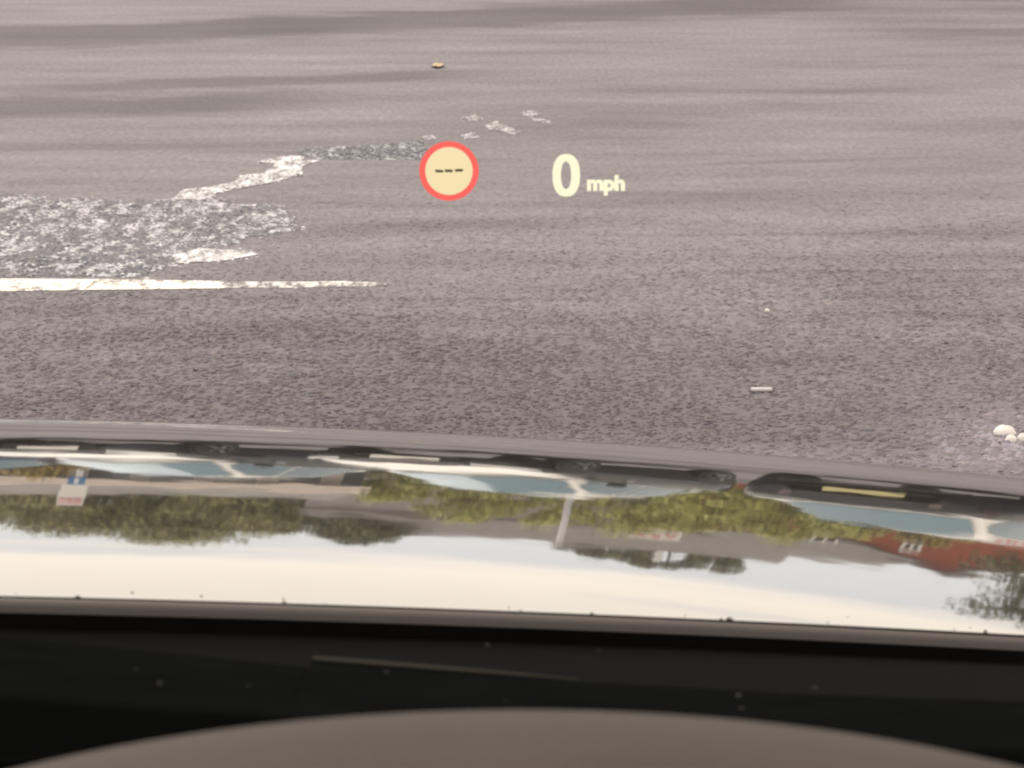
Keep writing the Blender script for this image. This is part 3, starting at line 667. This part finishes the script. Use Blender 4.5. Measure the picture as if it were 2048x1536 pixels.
# grey roofed hall behind the hedge
b = empty('grey_roofed_hall', (1.5, 75, 0), R(-4)); tag(b, 'wide hall with grey sheet roof rising behind the yellow green hedge', 'building')
MB().box(-4.8, 7.0, 0, 10, 0, 5.2).build('wall', M_RENDER, b)
MB().add([(-5.0,-.3,5.0),(7.2,-.3,4.85),(7.0,5,6.45),(-3.6,5,6.75),(-5.0,10.3,5.0),(7.2,10.3,4.85)], [(0,1,2,3),(3,2,5,4),(0,3,4),(1,5,2)]).build('roof', M_ROOF, b)
MB().box(3.9, 4.1, 5.2, 5.4, 6.0, 7.2).build('chimney', M_WFRAME, b)
for k in range(5): window(b, -4+k*2.2, -3+k*2.2, -.004, 2.4, 3.6)
def sign(name, cx, cy, z0, z1, wdt, label, swirl, seed, depth=.06):
    e = empty(name, (cx, cy, 0)); tag(e, label, 'sign')
    MB().box(-wdt/2, wdt/2, -depth/2, depth/2, z0, z1).build('panel', M_SIGNW, e)
    rr = random.Random(seed); h = z1-z0
    for k in range(swirl):
        x0 = -wdt*.44+k*wdt*.88/swirl; x1 = x0+wdt*.88/swirl*.78; zc = (z0+z1)/2+h*rr.uniform(-.06, .06); s = MB()
        s.tube([(x0+(x1-x0)*q/6, -depth/2-.004, zc+h*.2*math.sin(q*1.1+k+seed)) for q in range(7)], [h*.085]*7, 6); s.build('red_mark', M_SIGNR, e, True)
    return e
e = sign('wall_banner', 4.45, 64.6, 4.40, 4.86, 1.05, 'small white banner with red marks below the grey hall roof', 3, 2)
MB().box(-.03, .03, -.03, .03, 0, 4.4).build('post', M_POST, e)
# brick house, gable to us, roof running off to the left
b = empty('brick_house', (10.2, 62, 0), R(-12)); tag(b, 'red brick house with gable end and grey roof at right', 'house')
g = MB(); g.box(-3.2, 3.2, 0, 7, 0, 3.25); g.add([(-3.2,0,3.25),(3.2,0,3.25),(0,0,4.85),(-3.2,.3,3.25),(3.2,.3,3.25),(0,.3,4.85)], [(0,1,2),(3,5,4),(0,2,5,3),(1,4,5,2)]); g.build('wall', M_BRICK, b)
r_ = MB(); r_.add([(-3.5,-.25,3.12),(0,-.25,4.93),(0,9,4.93),(-3.5,9,3.12),(-3.5,-.25,3.0),(0,-.25,4.80),(0,9,4.80),(-3.5,9,3.0)], [(0,1,2,3),(7,6,5,4),(0,4,5,1),(1,5,6,2),(2,6,7,3),(3,7,4,0)])
r_.add([(3.5,-.25,3.12),(.001,-.25,4.93),(.001,9,4.93),(3.5,9,3.12),(3.5,-.25,3.0),(.001,-.25,4.80),(.001,9,4.80),(3.5,9,3.0)], [(3,2,1,0),(4,5,6,7),(0,1,5,4),(1,2,6,5),(2,3,7,6),(3,0,4,7)])
rf = r_.build('roof', M_ROOF, b)
window(b, -1.15, -.75, -.002, 3.40, 3.85)
window(b, -2.6, -1.7, -.002, .9, 2.0)
# the wing to the left with a lower roof
b = empty('grey_roofed_house', (6.9, 70, 0), R(-3)); tag(b, 'house with broad grey hipped roof and white dormer left of the brick gable', 'house')
MB().box(-1.6, 4.6, 0, 7, 0, 4.2).build('wall', M_BRICK, b)
rf = MB().add([(-1.9,-.3,4.15),(4.9,-.3,4.15),(3.4,3.5,5.55),(.8,3.5,5.5),(-1.9,7.3,4.15),(4.9,7.3,4.15)], [(0,1,2,3),(3,2,5,4),(0,3,4),(1,5,2)]).build('roof', M_ROOF, b)
o = window(b, 1.25, 1.85, -.62, 3.80, 4.36, 'dormer'); MB().box(1.25, 1.85, -.60, 0, 3.74, 3.79).build('dormer_sill', M_WFRAME, b)
sign('shop_banner', 10.5, 57.9, 2.2, 2.66, 1.9, 'white banner with red marks low on the brick house', 5, 6)
# ------------------------------------------------------------------ posts
e = empty('parking_sign', (-4.12, 35, 0)); tag(e, 'white sign with red marks above a small blue parking sign at left', 'sign')
MB().tube([(0,0,0),(0,0,2.1)], [.035,.035], 10).build('post', M_POST, e, True)
MB().box(-.145, .145, -.07, -.04, 2.13, 2.80).build('white_panel', M_SIGNW, e)
for k in range(3):
    MB().tube([(-.12+k*.085+q*.011, -.075, 2.63+.045*math.sin(q*1.2+k)) for q in range(7)], [.02]*7, 6).build('red_mark', M_SIGNR, e, True)
MB().box(-.095, .095, -.07, -.04, 1.76, 2.07).build('blue_panel', M_SIGNB, e)
MB().box(-.025, .025, -.076, -.071, 1.83, 2.02).build('white_mark', M_SIGNW, e)
e = empty('lamp_post', (1.36, 40, 0)); tag(e, 'plain grey lamp post standing before the yellow green hedge', 'lamp post')
MB().tube([(0,0,0),(.05,0,1.2),(.13,0,2.4),(.26,0,3.88)], [.062,.054,.048,.042], 12).build('column', M_POST, e, True)
MB().box(.14, .40, -.1, .1, 3.86, 3.93).build('lamp_head', M_POST, e, bevel=.02)
# ------------------------------------------------------------------ trees and shrubs
def leafmat(name, c):
    m = bpy.data.materials.new(name); m.use_nodes = True; t = m.node_tree; nd, lk = t.nodes, t.links; b = nd['Principled BSDF']; b.inputs['Roughness'].default_value = .6
    g = nd.new('ShaderNodeNewGeometry'); r = nd.new('ShaderNodeValToRGB'); lk.new(g.outputs['Random Per Island'], r.inputs[0])
    r.color_ramp.elements[0].color = (*[k*.85 for k in c], 1); r.color_ramp.elements[1].color = (c[0]*1.25, c[1]*1.2, c[2]*1.1, 1)
    lk.new(r.outputs[0], b.inputs['Base Color'])
    return m
M_BARK = mat('bark', (.09,.07,.055), .9, var=.3, vscale=12)
LM = {'olive': leafmat('leaf_olive', (.25,.265,.12)), 'dark': leafmat('leaf_dark', (.13,.135,.075)), 'lime': leafmat('leaf_lime', (.33,.34,.10)), 'gold': leafmat('leaf_gold', (.24,.19,.045))}
def tree(name, label, cat, group, loc, h, rx, kind, seed, trunk=.3, n=2600, leaf=.16, clumps=22, ry=None):
    rr = random.Random(seed); e = empty(name, (loc[0], loc[1], 0), rr.uniform(0, 6)); tag(e, label, cat, group)
    tr = MB(); zt = h*trunk; r0 = .03*h if trunk > .12 else .02
    tr.tube([(0,0,0),(rr.uniform(-.1,.1),0,zt*.6),(rr.uniform(-.1,.1),rr.uniform(-.1,.1),zt),(0,0,h*.75)], [r0*1.3, r0, r0*.8, r0*.15], 8)
    cl = []
    for k in range(clumps):
        a = rr.uniform(0, 6.283); f = (k+.5)/clumps; zz = zt+(h-zt)*(.08+.84*f)
        prof = math.sin(math.pi*min(1, (.16+.78*f)))**.6; rad = rx*prof*math.sqrt(rr.uniform(.05, .85))
        c = (rad*math.cos(a), rad*math.sin(a), zz); cr = rr.uniform(.20, .38)*min(rx, (h-zt)*.6); cl.append((c, cr))
        if k % 2 == 0: tr.tube([(0,0,zt*.8+.2*(zz-zt)), (c[0]*.5, c[1]*.5, zz*.8+zt*.15), c], [r0*.4, r0*.25, r0*.08], 5)
    tr.build('trunk' if trunk > .12 else 'stem', M_BARK, e, True)
    lv = MB(); V = []; Fc = []
    for q in range(n):
        c, cr = cl[rr.randrange(len(cl))]
        d = Vector((rr.gauss(0,1), rr.gauss(0,1), rr.gauss(0,1))).normalized()*cr*(rr.random()**.45)*1.1
        p = Vector(c)+d
        if p.z < .05: p.z = .05+rr.random()*.2
        nrm = (d.normalized()+Vector((rr.uniform(-.8,.8), rr.uniform(-.8,.8), rr.uniform(-.2,1)))).normalized()
        u = nrm.orthogonal().normalized(); u.rotate(Matrix.Rotation(rr.uniform(0, 6.28), 3, nrm)); v = nrm.cross(u); s_ = leaf*rr.uniform(.6, 1.3)
        o_ = len(V); V += [p-u*s_, p+v*s_*.55, p+u*s_, p-v*s_*.55]; Fc.append((o_, o_+1, o_+2, o_+3))
    lv.v = [tuple(v) for v in V]; lv.f = Fc
    lv.build('crown' if trunk > .12 else 'foliage', LM[kind], e)
    return e
G1 = 'trees behind the low building'
for (x, d, h, rx, kd, lb) in ((-16.5, 84, 7.2, 2.6, 'olive', 'olive tree farthest left behind the low building'), (-12.6, 82, 7.3, 2.6, 'olive', 'broad olive tree second from the left behind the low building'), (-9.4, 80, 8.2, 2.3, 'olive', 'olive tree just left of the tallest behind the low building'),
        (-6.8, 80, 9.0, 2.4, 'olive', 'tallest rounded tree behind the low building'), (-4.2, 79, 7.4, 1.9, 'olive', 'olive tree right of the tallest, over the end of the low building'), (-1.9, 78, 7.8, 1.8, 'dark', 'dark tree at the left end of the grey hall')):
    tree('broadleaf_tree', lb, 'tree', G1, (x, d), h, rx*1.12, kd, int(abs(x)*10), .14, 20000, .11, 56)
for (x, h, rx, kd, lb) in ((5.2, 9.4, 1.9, 'dark', 'left far tree rising over the grey hall roof'), (7.2, 10.0, 1.8, 'dark', 'taller far tree rising over the grey hall roof'), (9.2, 9.6, 1.7, 'dark', 'right far tree rising over the grey hall roof')):
    tree('distant_tree', lb, 'tree', 'far trees over the hall roof', (x, 100), h, rx, kd, int(x*7), .2, 7000, .15, 26)
G2 = 'hedge shrubs before the grey hall'
for i, (x, d, h, rx, kd, lb) in enumerate(((-1.0, 52, 3.2, 1.0, 'lime', 'yellow green hedge shrub at the end of the low building'), (.3, 50, 3.9, 1.0, 'lime', 'yellow green hedge shrub left of the lamp post'), (1.5, 50.5, 3.9, .9, 'lime', 'yellow green hedge shrub behind the lamp post'),
        (2.7, 50, 3.9, .95, 'lime', 'yellow green hedge shrub right of the lamp post'), (3.9, 51, 3.7, .9, 'lime', 'green hedge shrub below the small white banner'))):
    tree('hedge_shrub', lb, 'shrub', G2, (x, d), h, rx*1.25, kd, 40+i, .08, 6500, .065, 30)
for i, (x, d, h, rx, kd, lb) in enumerate(((4.9, 48, 3.5, .9, 'lime', 'bright bushy shrub left of the brick house'), (5.9, 47, 2.95, .8, 'lime', 'bright bushy shrub in front of the white dormer'), (7.0, 47, 2.9, .8, 'gold', 'golden leaved shrub before the brick wall'), (3.7, 46, 2.6, .7, 'lime', 'low bright shrub behind the black cars'))):
    tree('bushy_shrub', lb, 'shrub', 'bright shrubs by the brick house', (x, d), h, rx*1.3, kd, 60+i, .08, 6500, .065, 30)
tree('golden_bush', 'small golden brown bush between the navy and dark grey cars', 'shrub', None, (-3.95, 31, 0), 1.75, .75, 'gold', 71, .08, 1800, .07, 16)
tree('low_bush', 'low olive bush behind the navy car', 'shrub', None, (-5.6, 33, 0), 1.4, .8, 'olive', 72, .08, 1500, .08, 14)
tree('overhanging_tree', 'dark tree with drooping branches at the right edge', 'tree', None, (8.85, 41, 0), 5.4, 2.0, 'dark', 81, .38, 7000, .075, 26)
